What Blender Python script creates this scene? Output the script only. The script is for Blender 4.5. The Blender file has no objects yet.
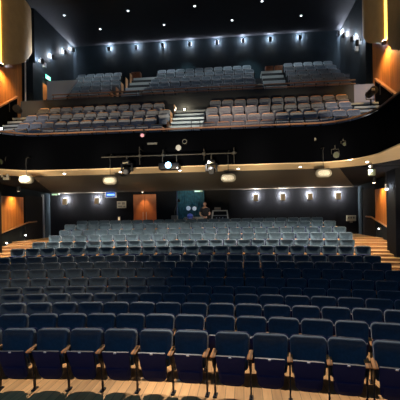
import bpy, bmesh, math, random
from mathutils import Vector, Matrix
random.seed(7)
C = bpy.context.scene.collection
SC = bpy.context.scene
R = math.radians

# ------------------------------------------------------------------ camera, world, lights, exposure
cam_d = bpy.data.cameras.new('camera'); cam_d.sensor_width = 36; cam_d.lens = 36.0
cam_d.shift_y = 0.0375; cam_d.clip_end = 200
cam = bpy.data.objects.new('camera', cam_d); C.objects.link(cam)
cam.matrix_world = (Matrix.Translation((2.4, 0, 2.72)) @ Matrix.Rotation(R(6), 4, 'Z')
                    @ Matrix.Rotation(R(90), 4, 'X') @ Matrix.Rotation(R(-0.95), 4, 'Z'))
SC.camera = cam
w = bpy.data.worlds.new('world'); SC.world = w; w.use_nodes = True
w.node_tree.nodes['Background'].inputs[0].default_value = (0.45, 0.6, 1.0, 1)
w.node_tree.nodes['Background'].inputs[1].default_value = 0.05
SC.view_settings.view_transform = 'Standard'; SC.view_settings.look = 'None'
SC.view_settings.gamma = 1; SC.view_settings.exposure = 0.0
SC.view_settings.use_curve_mapping = False

def lamp(name, kind, loc, energy, col=(1, 1, 1), target=None, size=0.1, angle=60, blend=0.6, parent=None, sx=None, sy=None):
    d = bpy.data.lights.new(name, kind); d.energy = energy; d.color = col
    if kind == 'SPOT':
        d.spot_size = R(angle); d.spot_blend = blend; d.shadow_soft_size = size
    elif kind == 'POINT': d.shadow_soft_size = size
    elif kind == 'AREA':
        d.shape = 'RECTANGLE'; d.size = sx or size; d.size_y = sy or size
    o = bpy.data.objects.new(name, d); C.objects.link(o); o.location = loc
    if target is not None:
        o.rotation_euler = (Vector(target) - Vector(loc)).to_track_quat('-Z', 'Y').to_euler()
    if parent: o.parent = parent
    return o

lamp('back_wall_wash', 'SPOT', (-.9, 22.6, 13.5), 420, (.55, .90, .95), (-.9, 24.65, 10.6), .1, 50, 1.0)
lamp('back_wall_wash', 'SPOT', (2.9, 22.6, 13.5), 420, (.55, .90, .95), (2.9, 24.65, 10.6), .1, 50, 1.0)
for s in (-1, 1):
    lamp('aisle_step_fill', 'SPOT', (s*7.6, 16.3, 4.2), 260, (1.0, .82, .54), (s*7.8, 16.5, .9), .06, 110, .8)  # added fill to brighten the wooden aisle steps, no lamp known there
for k in range(6):
    xx = -5.6+2.3*k
    lamp('row_fill_light', 'SPOT', (xx, 13.55, 4.55), 330, (1.0, .93, .80), (xx, 14.9, 1.0), .06, 95, .8)  # added unseen fill to brighten the stalls rows under the balcony edge
WARM = (1.0, 0.72, 0.42); WHITE = (1.0, 0.93, 0.85); COOL = (0.75, 0.87, 1.0)
# ceiling spotlights over the stalls: light the first rows and the wooden floor from above and behind
lamp('ceiling_spot_light', 'SPOT', (-1.6, 13.2, 12.8), 7500, (1.0, 0.88, 0.76), (-0.9, 5.9, 0), .10, 26, .6)
lamp('ceiling_spot_light', 'SPOT', (3.4, 13.2, 12.8), 7500, (1.0, 0.88, 0.76), (3.4, 5.6, 0), .10, 26, .6)
lamp('ceiling_spot_light', 'SPOT', (-2.5, 3.5, 12.5), 5500, (1.0, 0.78, 0.58), (-2.9, 10.4, 0.9), .3, 30, 1.0)
# stage lights behind the photographer, bluish wash on the front rows
lamp('stage_wash_light', 'AREA', (-1.0, -3.0, 7.0), 230, (0.05, 0.40, 1.0), (0.5, 7.5, 0.3), sx=6, sy=2)
lamp('stage_wash_light', 'AREA', (1.0, -3.0, 9.0), 55, (0.72, 0.86, 1.0), (0, 16, 4.5), sx=6, sy=2)
for s in (-1, 1):
    lamp('panel_fill_light', 'SPOT', (-s*1.5, 11, 13.0), 750, (1.0, .80, .55), (s*8.2, 17.3, 11.6), .2, 42, 1.0)  # added light to brighten the tan panels, without a real source
    lamp('aisle_wall_fill', 'SPOT', (s*5.5, 12.5, 12.8), 1300, (.95, .95, 1.0), (s*7.9, 18.6, 8.1), .1, 13, .9)  # extra spot added to lift the ends of the cross-aisle wall
# added unseen fill from stage level, brightening the underside of the balcony front
for k in range(6):
    xx = -6.5+2.7*k
    lamp('soffit_fill_light', 'SPOT', (xx*.8, 1.0, 0.6), 9000, (1.0, 0.84, 0.60), (xx, 14.5, 4.35), .12, 19, .7)
# house lights over the balcony's lower tier
lamp('house_spot_light', 'SPOT', (2.2, 11.5, 12.8), 1900, (1.0, 0.78, 0.68), (2.3, 16.3, 6.5), .15, 27, .8)
lamp('house_spot_light', 'SPOT', (-3.8, 11.5, 12.8), 200, (1.0, 0.86, 0.76), (-3.6, 16.3, 6.5), .15, 44, .8)
lamp('house_spot_light', 'SPOT', (6.8, 12.5, 12.8), 1500, (0.92, 0.93, 1.0), (7.0, 16.5, 6.8), .15, 26, .8)
lamp('house_spot_light', 'SPOT', (-6.8, 12.5, 12.8), 1500, (0.92, 0.93, 1.0), (-7.2, 16.3, 6.8), .15, 26, .8)
lamp('house_spot_light', 'SPOT', (0.3, 12.5, 12.8), 3800, (0.98, 1.0, 0.92), (0.15, 16.8, 6.6), .1, 17, .7)

# ------------------------------------------------------------------ materials
MATS = {}
def mat(name, col, rough=.6, metal=0, var=0.0, scale=30, bump=0.0, bscale=200, spec=.5, sheen=0, emis=None, estr=0, coat=0):
    if name in MATS: return MATS[name]
    m = bpy.data.materials.new(name); m.use_nodes = True; MATS[name] = m
    nt = m.node_tree; b = nt.nodes['Principled BSDF']
    b.inputs['Base Color'].default_value = (*col, 1); b.inputs['Roughness'].default_value = rough
    b.inputs['Metallic'].default_value = metal; b.inputs['Specular IOR Level'].default_value = spec
    b.inputs['Sheen Weight'].default_value = sheen; b.inputs['Coat Weight'].default_value = coat
    if emis: b.inputs['Emission Color'].default_value = (*emis, 1); b.inputs['Emission Strength'].default_value = estr
    if var > 0 or bump > 0:
        tc = nt.nodes.new('ShaderNodeTexCoord')
    if var > 0:
        n = nt.nodes.new('ShaderNodeTexNoise'); n.inputs['Scale'].default_value = scale; n.inputs['Detail'].default_value = 4
        r = nt.nodes.new('ShaderNodeValToRGB')
        r.color_ramp.elements[0].position = .3; r.color_ramp.elements[1].position = .7
        r.color_ramp.elements[0].color = (*[c*(1-var) for c in col], 1); r.color_ramp.elements[1].color = (*[min(1, c*(1+var)) for c in col], 1)
        nt.links.new(tc.outputs['Object'], n.inputs['Vector']); nt.links.new(n.outputs['Fac'], r.inputs['Fac'])
        nt.links.new(r.outputs['Color'], b.inputs['Base Color'])
    if bump > 0:
        n2 = nt.nodes.new('ShaderNodeTexNoise'); n2.inputs['Scale'].default_value = bscale
        bp = nt.nodes.new('ShaderNodeBump'); bp.inputs['Strength'].default_value = bump; bp.inputs['Distance'].default_value = .01
        nt.links.new(tc.outputs['Object'], n2.inputs['Vector']); nt.links.new(n2.outputs['Fac'], bp.inputs['Height'])
        nt.links.new(bp.outputs['Normal'], b.inputs['Normal'])
    return m

def wood(name, c1, c2, axis='Z', plank=.12, rough=.45, other='Y'):
    """boards running along `axis`, divided across `other`"""
    m = bpy.data.materials.new(name); m.use_nodes = True; MATS[name] = m
    nt = m.node_tree; L = nt.links; b = nt.nodes['Principled BSDF']; b.inputs['Roughness'].default_value = rough
    tc = nt.nodes.new('ShaderNodeTexCoord'); sep = nt.nodes.new('ShaderNodeSeparateXYZ'); L.new(tc.outputs['Object'], sep.inputs[0])
    mp = nt.nodes.new('ShaderNodeMapping'); L.new(tc.outputs['Object'], mp.inputs[0])
    mp.inputs['Scale'].default_value = tuple(.8 if a == axis else 9 for a in 'XYZ')
    n = nt.nodes.new('ShaderNodeTexNoise'); n.inputs['Scale'].default_value = 1.6; n.inputs['Detail'].default_value = 5; L.new(mp.outputs[0], n.inputs[0])
    r = nt.nodes.new('ShaderNodeValToRGB'); r.color_ramp.elements[0].position = .3; r.color_ramp.elements[1].position = .72
    r.color_ramp.elements[0].color = (*c1, 1); r.color_ramp.elements[1].color = (*c2, 1); L.new(n.outputs['Fac'], r.inputs[0])
    def mth(op, a, v=None, v2=None):
        q = nt.nodes.new('ShaderNodeMath'); q.operation = op
        L.new(a, q.inputs[0])
        if v is not None: q.inputs[1].default_value = v
        return q.outputs[0]
    d = mth('DIVIDE', sep.outputs[other], plank); fr = mth('FRACT', d); fl = mth('FLOOR', d)
    wn = nt.nodes.new('ShaderNodeTexWhiteNoise'); wn.noise_dimensions = '1D'; L.new(fl, wn.inputs['W'])
    tone = mth('MULTIPLY_ADD', wn.outputs['Value'], .35); nt.nodes[-1].inputs[2].default_value = .75
    seam = mth('GREATER_THAN', fr, .06)
    seam2 = mth('MULTIPLY_ADD', seam, .6); nt.nodes[-1].inputs[2].default_value = .4
    q = nt.nodes.new('ShaderNodeMath'); q.operation = 'MULTIPLY'; L.new(tone, q.inputs[0]); L.new(seam2, q.inputs[1])
    mx = nt.nodes.new('ShaderNodeMix'); mx.data_type = 'RGBA'; mx.blend_type = 'MULTIPLY'; mx.inputs['Factor'].default_value = 1
    L.new(r.outputs[0], mx.inputs[6]); L.new(q.outputs[0], mx.inputs[7]); L.new(mx.outputs[2], b.inputs['Base Color'])
    return m

navy = mat('navy_upholstery', (0.034, 0.058, 0.076), .7, var=.18, scale=25, bump=.25, bscale=400, sheen=.3, spec=.3)
navy_pan = mat('navy_plastic_shell', (0.010, 0.015, 0.062), .65, spec=.2)
rim = mat('grey_piping', (0.03, 0.032, 0.04), .5)
tagm = mat('white_number_disc', (0.75, 0.75, 0.7), .4)
armw = wood('beech_armrest', (0.52, 0.20, 0.04), (0.64, 0.27, 0.065), 'Y', .5, .75, 'X')
steel = mat('black_steel', (0.012, 0.012, 0.015), .45, metal=.3)
bfab = mat('grey_balcony_upholstery', (0.20, 0.205, 0.22), .75, var=.2, scale=20, sheen=.2)
bply = mat('beech_ply_shell', (0.62, 0.30, 0.13), .4)
floorw = wood('oak_floor', (0.62, 0.32, 0.12), (0.84, 0.48, 0.19), 'Y', .14, .38, 'X')
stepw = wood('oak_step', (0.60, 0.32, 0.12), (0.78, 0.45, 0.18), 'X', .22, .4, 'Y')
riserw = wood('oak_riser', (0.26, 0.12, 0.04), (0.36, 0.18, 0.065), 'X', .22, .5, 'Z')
tierc = mat('dark_carpet', (0.012, 0.013, 0.016), .95, var=.3, scale=60)
btier = mat('balcony_carpet', (0.022, 0.022, 0.025), .95, var=.25, scale=40)
bstep = mat('pale_step_vinyl', (0.42, 0.44, 0.42), .55)
wallm = mat('navy_wall_paint', (0.012, 0.020, 0.027), .85, var=.15, scale=2, spec=.15)
walld = mat('black_wall_paint', (0.008, 0.009, 0.012), .85, var=.15, scale=2, spec=.1)
greyw = mat('grey_partition_paint', (0.018, 0.020, 0.021), .7, var=.08, scale=3)
ceilm = mat('dark_ceiling_paint', (0.02, 0.022, 0.028), .85, spec=.2)
ceilb = mat('black_ceiling_paint', (0.005, 0.005, 0.006), .9)
brownc = mat('taupe_soffit_paint', (0.055, 0.042, 0.026), .75, var=.05, scale=1.5)
beige = mat('cream_soffit_paint', (0.66, 0.48, 0.27), .6, var=.05, scale=2)
fascm = mat('black_balcony_front', (0.0007, 0.0009, 0.0016), .9, spec=.03)
woodw = wood('cedar_wall_boards', (0.42, 0.15, 0.035), (0.60, 0.25, 0.07), 'Z', .24, .45, 'Y')
doorw = mat('orange_door_veneer', (0.45, 0.13, 0.028), .4, var=.15, scale=4)
railw = mat('oiled_wood_rail', (0.36, 0.17, 0.08), .4)
tanp = mat('tan_fabric_panel', (0.33, 0.22, 0.10), .8, var=.08, scale=3)
chrome = mat('brushed_steel', (0.55, 0.55, 0.55), .3, metal=.9)
silver = mat('silver_paint', (0.35, 0.37, 0.42), .4, metal=.4)
galv = mat('grey_bar_steel', (0.035, 0.03, 0.022), .6, metal=.2)
blackp = mat('black_equipment_plastic', (0.004, 0.004, 0.005), .5, spec=.25)
whitep = mat('white_speaker_plastic', (0.19, 0.17, 0.125), .5)
tanbox = mat('tan_lamp_body', (0.36, 0.28, 0.17), .5)
grillm = mat('speaker_grille_grey', (0.14, 0.13, 0.11), .6)
cablem = mat('black_cable', (0.02, 0.02, 0.02), .6)
lensg = mat('dark_glass_lens', (0.01, 0.012, 0.015), .45, spec=.2)
tealc = mat('teal_booth_curtain', (0.025, 0.095, 0.13), .8, var=.4, scale=6)
def emi(name, col, s): return mat(name, (0.8, 0.8, 0.8), .5, emis=col, estr=s)
e_white = emi('white_lamp_glow', (0.86, 0.92, 1.0), 12)
e_warm = emi('warm_lamp_glow', (1.0, 0.78, 0.5), 10)
e_down = emi('downlight_glow', (1.0, 0.93, 0.82), 14)
e_green = emi('green_exit_glow', (0.05, 0.85, 0.55), 1.6)
e_pale = emi('pale_exit_figure', (0.7, 1.0, 0.9), 1.6)
e_blue = emi('blue_screen_glow', (0.01, 0.22, 1.0), 2.2)
e_proj = emi('projector_lens_glow', (0.12, 0.50, 1.0), 3.5)
e_mon = emi('monitor_glow', (0.25, 0.45, 0.7), .35)
e_down2 = emi('cool_downlight_glow', (0.85, 0.93, 1.0), 5)
e_warm2 = emi('warm_dim_glow', (1.0, .75, .5), 1.0)
e_sc2 = emi('lamp_ring_glow', (0.92, 0.94, 1.0), 1.2)
e_sc = emi('lamp_top_glow', (0.86, 0.92, 1.0), 3)
e_yel = emi('lit_wood_glow', (1.0, 0.62, 0.08), 3.0)

# ------------------------------------------------------------------ helpers
class MB:
    def __init__(s): s.bm = bmesh.new()
    def box(s, x0, x1, y0, y1, z0, z1, bev=0, seg=2, M=None):
        r = bmesh.ops.create_cube(s.bm, size=1); vs = r['verts']
        T = Matrix.Translation(((x0+x1)/2, (y0+y1)/2, (z0+z1)/2)) @ Matrix.Diagonal((x1-x0, y1-y0, z1-z0, 1))
        if M: T = M @ T
        bmesh.ops.transform(s.bm, matrix=T, verts=vs)
        if bev > 0:
            es = list({e for v in vs for e in v.link_edges})
            bmesh.ops.bevel(s.bm, geom=es, offset=bev, segments=seg, affect='EDGES', profile=.5)
        return s
    def cyl(s, p0, p1, r, r2=None, n=12):
        p0, p1 = Vector(p0), Vector(p1); d = p1-p0
        k = bmesh.ops.create_cone(s.bm, cap_ends=True, segments=n, radius1=r, radius2=r if r2 is None else r2, depth=d.length)
        T = Matrix.Translation((p0+p1)/2) @ d.to_track_quat('Z', 'Y').to_matrix().to_4x4()
        bmesh.ops.transform(s.bm, matrix=T, verts=k['verts']); return s
    def tube(s, pts, r, n=8):
        for a, b in zip(pts, pts[1:]): s.cyl(a, b, r, n=n)
        for p in pts[1:-1]: s.ball(p, r, 8, 6)
        return s
    def ball(s, p, r, u=16, v=10, sc=(1, 1, 1)):
        k = bmesh.ops.create_uvsphere(s.bm, u_segments=u, v_segments=v, radius=r)
        bmesh.ops.transform(s.bm, matrix=Matrix.Translation(p) @ Matrix.Diagonal((*sc, 1)), verts=k['verts']); return s
    def prism(s, pts, axis, a0, a1, bev=0, seg=2):
        """extrude a polygon; axis = 0/1/2 is the extrusion axis; pts in the other two, in order"""
        def mk(p, a):
            l = list(p); l.insert(axis, a); return s.bm.verts.new(l)
        A = [mk(p, a0) for p in pts]; B_ = [mk(p, a1) for p in pts]; n = len(pts)
        f1 = s.bm.faces.new(A); f2 = s.bm.faces.new(B_[::-1])
        fs = [f1, f2]
        for i in range(n): fs.append(s.bm.faces.new((A[(i+1) % n], A[i], B_[i], B_[(i+1) % n])))
        bmesh.ops.recalc_face_normals(s.bm, faces=fs)
        if bev > 0:
            es = list(f1.edges)+list(f2.edges)
            bmesh.ops.bevel(s.bm, geom=es, offset=bev, segments=seg, affect='EDGES', profile=.5)
        return s
    def xf(s, M): bmesh.ops.transform(s.bm, matrix=M, verts=s.bm.verts); return s
    def mesh(s, name, m, smooth=True):
        bmesh.ops.recalc_face_normals(s.bm, faces=s.bm.faces)
        me = bpy.data.meshes.new(name); s.bm.to_mesh(me); s.bm.free()
        for q in (m if isinstance(m, (list, tuple)) else [m]): me.materials.append(q)
        if smooth:
            me.shade_smooth()
            try: me.set_sharp_from_angle(angle=R(35))
            except Exception: pass
        return me
    def build(s, name, m, parent=None, loc=None):
        o = bpy.data.objects.new(name, s.mesh(name, m)); C.objects.link(o)
        if parent: o.parent = parent
        if loc: o.location = loc
        return o
def link(name, me, parent=None, loc=(0, 0, 0)):
    o = bpy.data.objects.new(name, me); C.objects.link(o); o.parent = parent; o.location = loc; return o
def thing(name, label, cat, loc=(0, 0, 0), rz=0, group=None):
    o = bpy.data.objects.new(name, None); C.objects.link(o); o.empty_display_size = .1
    o.location = loc; o.rotation_euler = (0, 0, rz); o['label'] = label; o['category'] = cat
    if group: o['group'] = group
    return o
def tag(o, label, cat, group=None, kind=None):
    o['label'] = label; o['category'] = cat
    if group: o['group'] = group
    if kind: o['kind'] = kind
    return o
def struct(o): o['kind'] = 'structure'; return o
def onlabel(o, l): o['label'] = l; return o
def proj(X, Y, Z):
    a = R(6); dx = X-2.4; u = dx*math.cos(a)+Y*math.sin(a); v = -dx*math.sin(a)+Y*math.cos(a)
    return 200+400*u/v, 215-400*(Z-2.72)/v-math.tan(R(.95))*400*u/v

# ------------------------------------------------------------------ structure: stalls
SX = 8.5
CX, CY0 = 0.3, -15.0
FL = [0, 0, 0, 0, 0, .07, .20, .29, .40, .63, .80, 1.01, 1.20, 1.44, 1.59]
def rad(i): return 21.2 + .97*i
struct(MB().box(-SX-.3, SX+.3, -4, 22.3, -.2, 0).build('floor', floorw))
def arc_step(i, z, zb, r0, r1, m, name='seating_tier', x0=-SX, x1=SX):
    mb = MB(); n = 40; bm = mb.bm; top = []
    cols = []
    for k in range(n+1):
        X = x0 + (x1-x0)*k/n
        y0 = CY0+math.sqrt(r0**2-(X-CX)**2); y1 = min(22.0, CY0+math.sqrt(r1**2-(X-CX)**2))
        cols.append([bm.verts.new(p) for p in ((X, y0, zb), (X, y0, z), (X, y1, z), (X, y1, zb))])
    for a, b in zip(cols, cols[1:]):
        for j in range(4): bm.faces.new((a[j], b[j], b[(j+1) % 4], a[(j+1) % 4]))
    bm.faces.new(cols[0]); bm.faces.new(cols[-1][::-1])
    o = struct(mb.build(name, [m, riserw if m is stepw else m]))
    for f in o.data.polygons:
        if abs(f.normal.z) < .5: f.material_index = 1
    return o
for i in range(5, 15):
    r0 = rad(i)-.62; r1 = rad(i)+.35 if i < 14 else rad(i)+4
    arc_step(i, FL[i], -.05 if i == 5 else FL[i-1]-.12, r0, r1+.02, stepw)
    # half step in each side aisle, on the tread in front of the riser
    if i >= 6:
        hz = (FL[i]+FL[i-1])/2
        for nm, xa, xb in (('aisle_step', 6.9, SX), ('aisle_step', -SX, -6.9)):
            arc_step(i, hz, FL[i-1], r0-.42, r0, stepw, nm, xa, xb)
# carpet under the seats of the raised rows
for i in range(5, 15):
    arc_step(i, FL[i]+.006, FL[i]-.02, rad(i)-.60, rad(i)+.30 if i < 14 else rad(i)+1.2, tierc, 'row_carpet', -6.75, 6.75)

# side walls (stalls and balcony share them), back walls
struct(MB().box(-SX-.25, -SX, 3, 25, -.2, 13.9).build('wall_left', wallm))
struct(MB().box(SX, SX+.25, 3, 25, -.2, 13.9).build('wall_right', wallm))
struct(MB().box(-SX, -8.18, 19.8, 24.7, 7.46, 13.7).build('wall_upper_left', wallm))
struct(MB().box(8.40, SX, 19.1, 24.7, 7.46, 13.7).build('wall_upper_right', wallm))
mb = MB()
mb.box(-SX-.2, -3.66, 21.85, 22.1, 1, 4.6); mb.box(-2.3, -1.22, 21.85, 22.1, 1, 4.6)
mb.box(-3.66, -2.3, 21.85, 22.1, 3.95, 4.6); mb.box(-1.22, 1.75, 21.85, 22.1, 4.12, 4.6); mb.box(1.75, SX+.2, 21.85, 22.1, 1, 4.6)
mb.box(-3.66, -2.3, 22.06, 22.1, 1, 4.6); mb.box(-1.22, 1.75, 21.85, 22.1, 1, 2.45)
struct(mb.build('wall_back', walld))
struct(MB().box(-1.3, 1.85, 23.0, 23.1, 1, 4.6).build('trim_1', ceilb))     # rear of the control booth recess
struct(MB().box(-SX-.2, SX+.2, 24.65, 24.9, 6, 14).build('wall_upper_back', wallm))
# ceiling of the hall, with the lower dark part nearer the stage
mb = MB(); mb.box(-SX-.25, SX+.25, 19.3, 24.9, 13.62, 13.85)
struct(mb.build('ceiling', ceilm))
struct(MB().box(-SX-.25, SX+.25, 3, 19.3, 13.42, 13.85).build('ceiling_front', ceilb))

# ------------------------------------------------------------------ structure: balcony
# front curve in plan (outer face): straight front then round corners into arms along the side walls
def bal_curve(off=0.0):
    pts = []
    r = 1.55; xs = 6.5+off; yf = 14.22-off
    pts.append((xs, 9.2)); 
    cx, cy = xs-(r+off*0), yf+0  # corner centre
    for k in range(13):
        a = R(90*k/12)
        pts.append((xs-r+r*math.cos(a), yf-r*1.35+ r*1.35*math.sin(a)))
    right = pts
    left = [(-x, y) for x, y in right][::-1]
    return right+left         # right arm tip ... left arm tip
def ribbon(sections, name, m, fn=None):
    """sections: list of closed profile points (off, z) swept along the balcony curve"""
    mb = MB(); bm = mb.bm; cs = [bal_curve(o) for o, z in sections]
    n = len(cs[0]); rows = []
    for k in range(n): rows.append([bm.verts.new((cs[j][k][0], cs[j][k][1], sections[j][1])) for j in range(len(sections))])
    m_ = len(sections)
    for a, b in zip(rows, rows[1:]):
        for j in range(m_): bm.faces.new((a[j], a[(j+1) % m_], b[(j+1) % m_], b[j]))
    bm.faces.new(rows[0][::-1]); bm.faces.new(rows[-1])
    return mb.build(name, m)
# `off` is measured outwards (towards walls) in x, and backwards would be towards the wall for the strip, so use positive = away from the void
def bal_curve(off=0.0):
    xs = 6.5+off; yf = 14.22+off; r = 1.5+off; ry = 2.0+off
    right = [(xs, 9.0)]
    for k in range(15):
        a = R(90*k/14); right.append((xs-r+r*math.cos(a), yf-ry+ry*math.sin(a)))
    return right+[(-x, y) for x, y in right][::-1]
struct(ribbon([(0, 4.48), (0, 5.70), (.16, 5.70), (.16, 4.48)], 'balcony_front', fascm))
struct(ribbon([(-.02, 4.45), (-.02, 4.485), (.05, 4.495), (.85, 4.42), (.85, 4.345)], 'trim_2', beige))
struct(ribbon([(-.035, 5.70), (-.035, 5.74), (.20, 5.74), (.20, 5.70)], 'trim_3', fascm))
# sloping under-balcony ceiling: taupe middle and dark sides
mb = MB(); bm = mb.bm
mb.prism([(15.0, 4.36), (21.95, 4.08), (21.95, 4.3), (15.0, 4.56)], 0, -SX, SX)
struct(mb.build('ceiling_under_balcony', walld))
mb = MB(); bm = mb.bm
A = [bm.verts.new(p) for p in ((-5.85, 15.04, 4.345), (5.95, 15.04, 4.345), (8.3, 21.84, 4.07), (-8.3, 21.84, 4.07))]
B_ = [bm.verts.new(v.co+Vector((0, 0, .02))) for v in A]
bm.faces.new(A); bm.faces.new(B_[::-1])
for i in range(4): bm.faces.new((A[i], A[(i+1) % 4], B_[(i+1) % 4], B_[i]))
struct(mb.build('ceiling_panel', brownc))
# dark soffit of the side arms
for s in (-1, 1):
    mb = MB(); mb.box(min(s*7.3, s*SX), max(s*7.3, s*SX), 9, 15.1, 4.38, 4.6); struct(mb.build('ceiling_side_arm', walld))
mb = MB()
for s in (-1, 1): mb.prism([(s*6.9, 13.2), (s*SX, 13.2), (s*SX, 15.2), (s*5.4, 15.2), (s*6.0, 14.7)], 2, 4.40, 4.56)
struct(mb.build('ceiling_corner', walld))
# balcony slab and tiers
BZ = [5.33, 5.81, 6.37, 6.92]; BY = [15.3, 16.2, 17.1, 18.0]
UZ = [8.16, 8.68, 9.21, 9.78, 10.34]; UY = [19.6, 20.5, 21.4, 22.3, 23.2]
struct(MB().box(-SX, SX, 14.6, 15.75, 4.6, 5.33).build('balcony_tier', btier))
for s in (-1, 1):
    struct(MB().box(min(s*6.6, s*SX), max(s*6.6, s*SX), 9, 14.6, 4.7, 5.33).build('balcony_side_floor', btier))
for i in (1, 2, 3):
    struct(MB().box(-SX, SX, BY[i]-.55, 18.85, BZ[i-1], BZ[i]).build('balcony_tier', btier))
struct(MB().box(-SX, SX, 18.3, 18.85, BZ[3], 7.43).build('balcony_cross_aisle', btier))
struct(MB().box(-.55, 7.55, 18.8, 18.95, 6.9, 8.52).build('cross_aisle_wall', greyw))
struct(MB().box(7.55, 8.5, 18.8, 18.95, 6.9, 8.52).build('cross_aisle_wall', mat('lit_grey_partition', (.18, .20, .28), .7)))  # same wall; the stronger light on this end is painted into its colour
struct(MB().box(-SX, -1.28, 18.8, 18.95, 6.9, 8.50).build('cross_aisle_wall', greyw))
struct(MB().box(-1.28, -.55, 18.8, 18.95, 6.9, 8.46).build('cross_aisle_wall', greyw))
struct(MB().box(-SX, SX, 18.95, 20.0, 7.6, UZ[0]).build('upper_tier', btier))
for i in (1, 2, 3, 4):
    struct(MB().box(-SX, SX, UY[i]-.5, 24.7, UZ[i-1], UZ[i]).build('upper_tier', btier))
# lit steps
def stair(x0, x1, zs, ys, m=bstep):
    for (z0, z1), (y0, y1) in zip(zs, ys):
        struct(MB().box(x0, x1, y0, y1, z0, z1, .012, 1).build('aisle_step', m))
def flight(x0, x1, y0, y1, z0, z1, n):
    for k in range(n):
        ya = y0+(y1-y0)*k/n; yb = y0+(y1-y0)*(k+1)/n; za = z0+(z1-z0)*(k+1)/n
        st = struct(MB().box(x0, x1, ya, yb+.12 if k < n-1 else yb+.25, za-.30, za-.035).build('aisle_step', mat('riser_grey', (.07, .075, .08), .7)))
        onlabel(MB().box(x0, x1, ya-.035, yb+.10 if k < n-1 else yb+.25, za-.085, za, .008, 1).build('tread', bstep, st), 'pale tread and nosing')
flight(-.51, .85, 15.05, 18.3, 5.33, 7.45, 8)
for s in (-1, 1):
    a, b = sorted((s*7.15, s*8.42)); flight(a, b, 15.05, 18.3, 5.33, 7.45, 8)
for a, b in ((-3.95, -2.42), (3.64, 4.82)):
    for k in range(10):
        y0 = 19.6+k*.43; z = UZ[0]+.284*(k+1)
        struct(MB().box(a, b, y0, y0+.5 if k < 9 else 24.5, z-.40, z, .01, 1).build('aisle_step', bstep if k % 2 else greyw))

# ------------------------------------------------------------------ side walls dressing
for s, nm in ((-1, 'left'), (1, 'right')):
    def X(a, b): return sorted((s*a, s*b))
    # cedar boards: upper wall in front, beside the balcony; lower wall beside the stalls
    x = X(8.43, 8.5); struct(MB().box(x[0], x[1], 9, 18.95, 6.0, 13.4).build('trim_4', woodw))
    x = X(8.42, 8.5)
    struct(MB().prism([(16.7, 2.0), (18.9, 2.42), (18.9, 3.74), (16.7, 3.74)], 0, *x).build('trim_5', woodw))
    # pilaster at the end of the cedar boards, with a bright pipe
    x = X(8.0, 8.5) if s < 0 else X(8.22, 8.5); struct(MB().box(x[0], x[1], 19.25, 20.25, 7.0, 10.6).build('trim_6', wallm))
    x = X(8.1, 8.5); struct(MB().box(x[0], x[1], 15.6, 16.55, .3, 4.4).build('trim_7', walld))
    # flat black slab painting in the dark of a doorway recess beside the stalls
    x = X(8.44, 8.5); struct(MB().box(x[0], x[1], 19.1, 20.85, 1.4, 3.85).build('door_1', ceilb))
    x = X(8.40, 8.5); struct(MB().box(x[0], x[1], 20.86, 20.98, 1.4, 3.98).build('trim_8', silver if s < 0 else wallm))
t = MB().cyl((-8.3, 19.05, 6.6), (-8.3, 19.05, 13.4), .045).build('service_pipe', silver)
tag(t, 'silver vertical pipe on the left balcony wall beside the wood boards', 'pipe')
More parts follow.
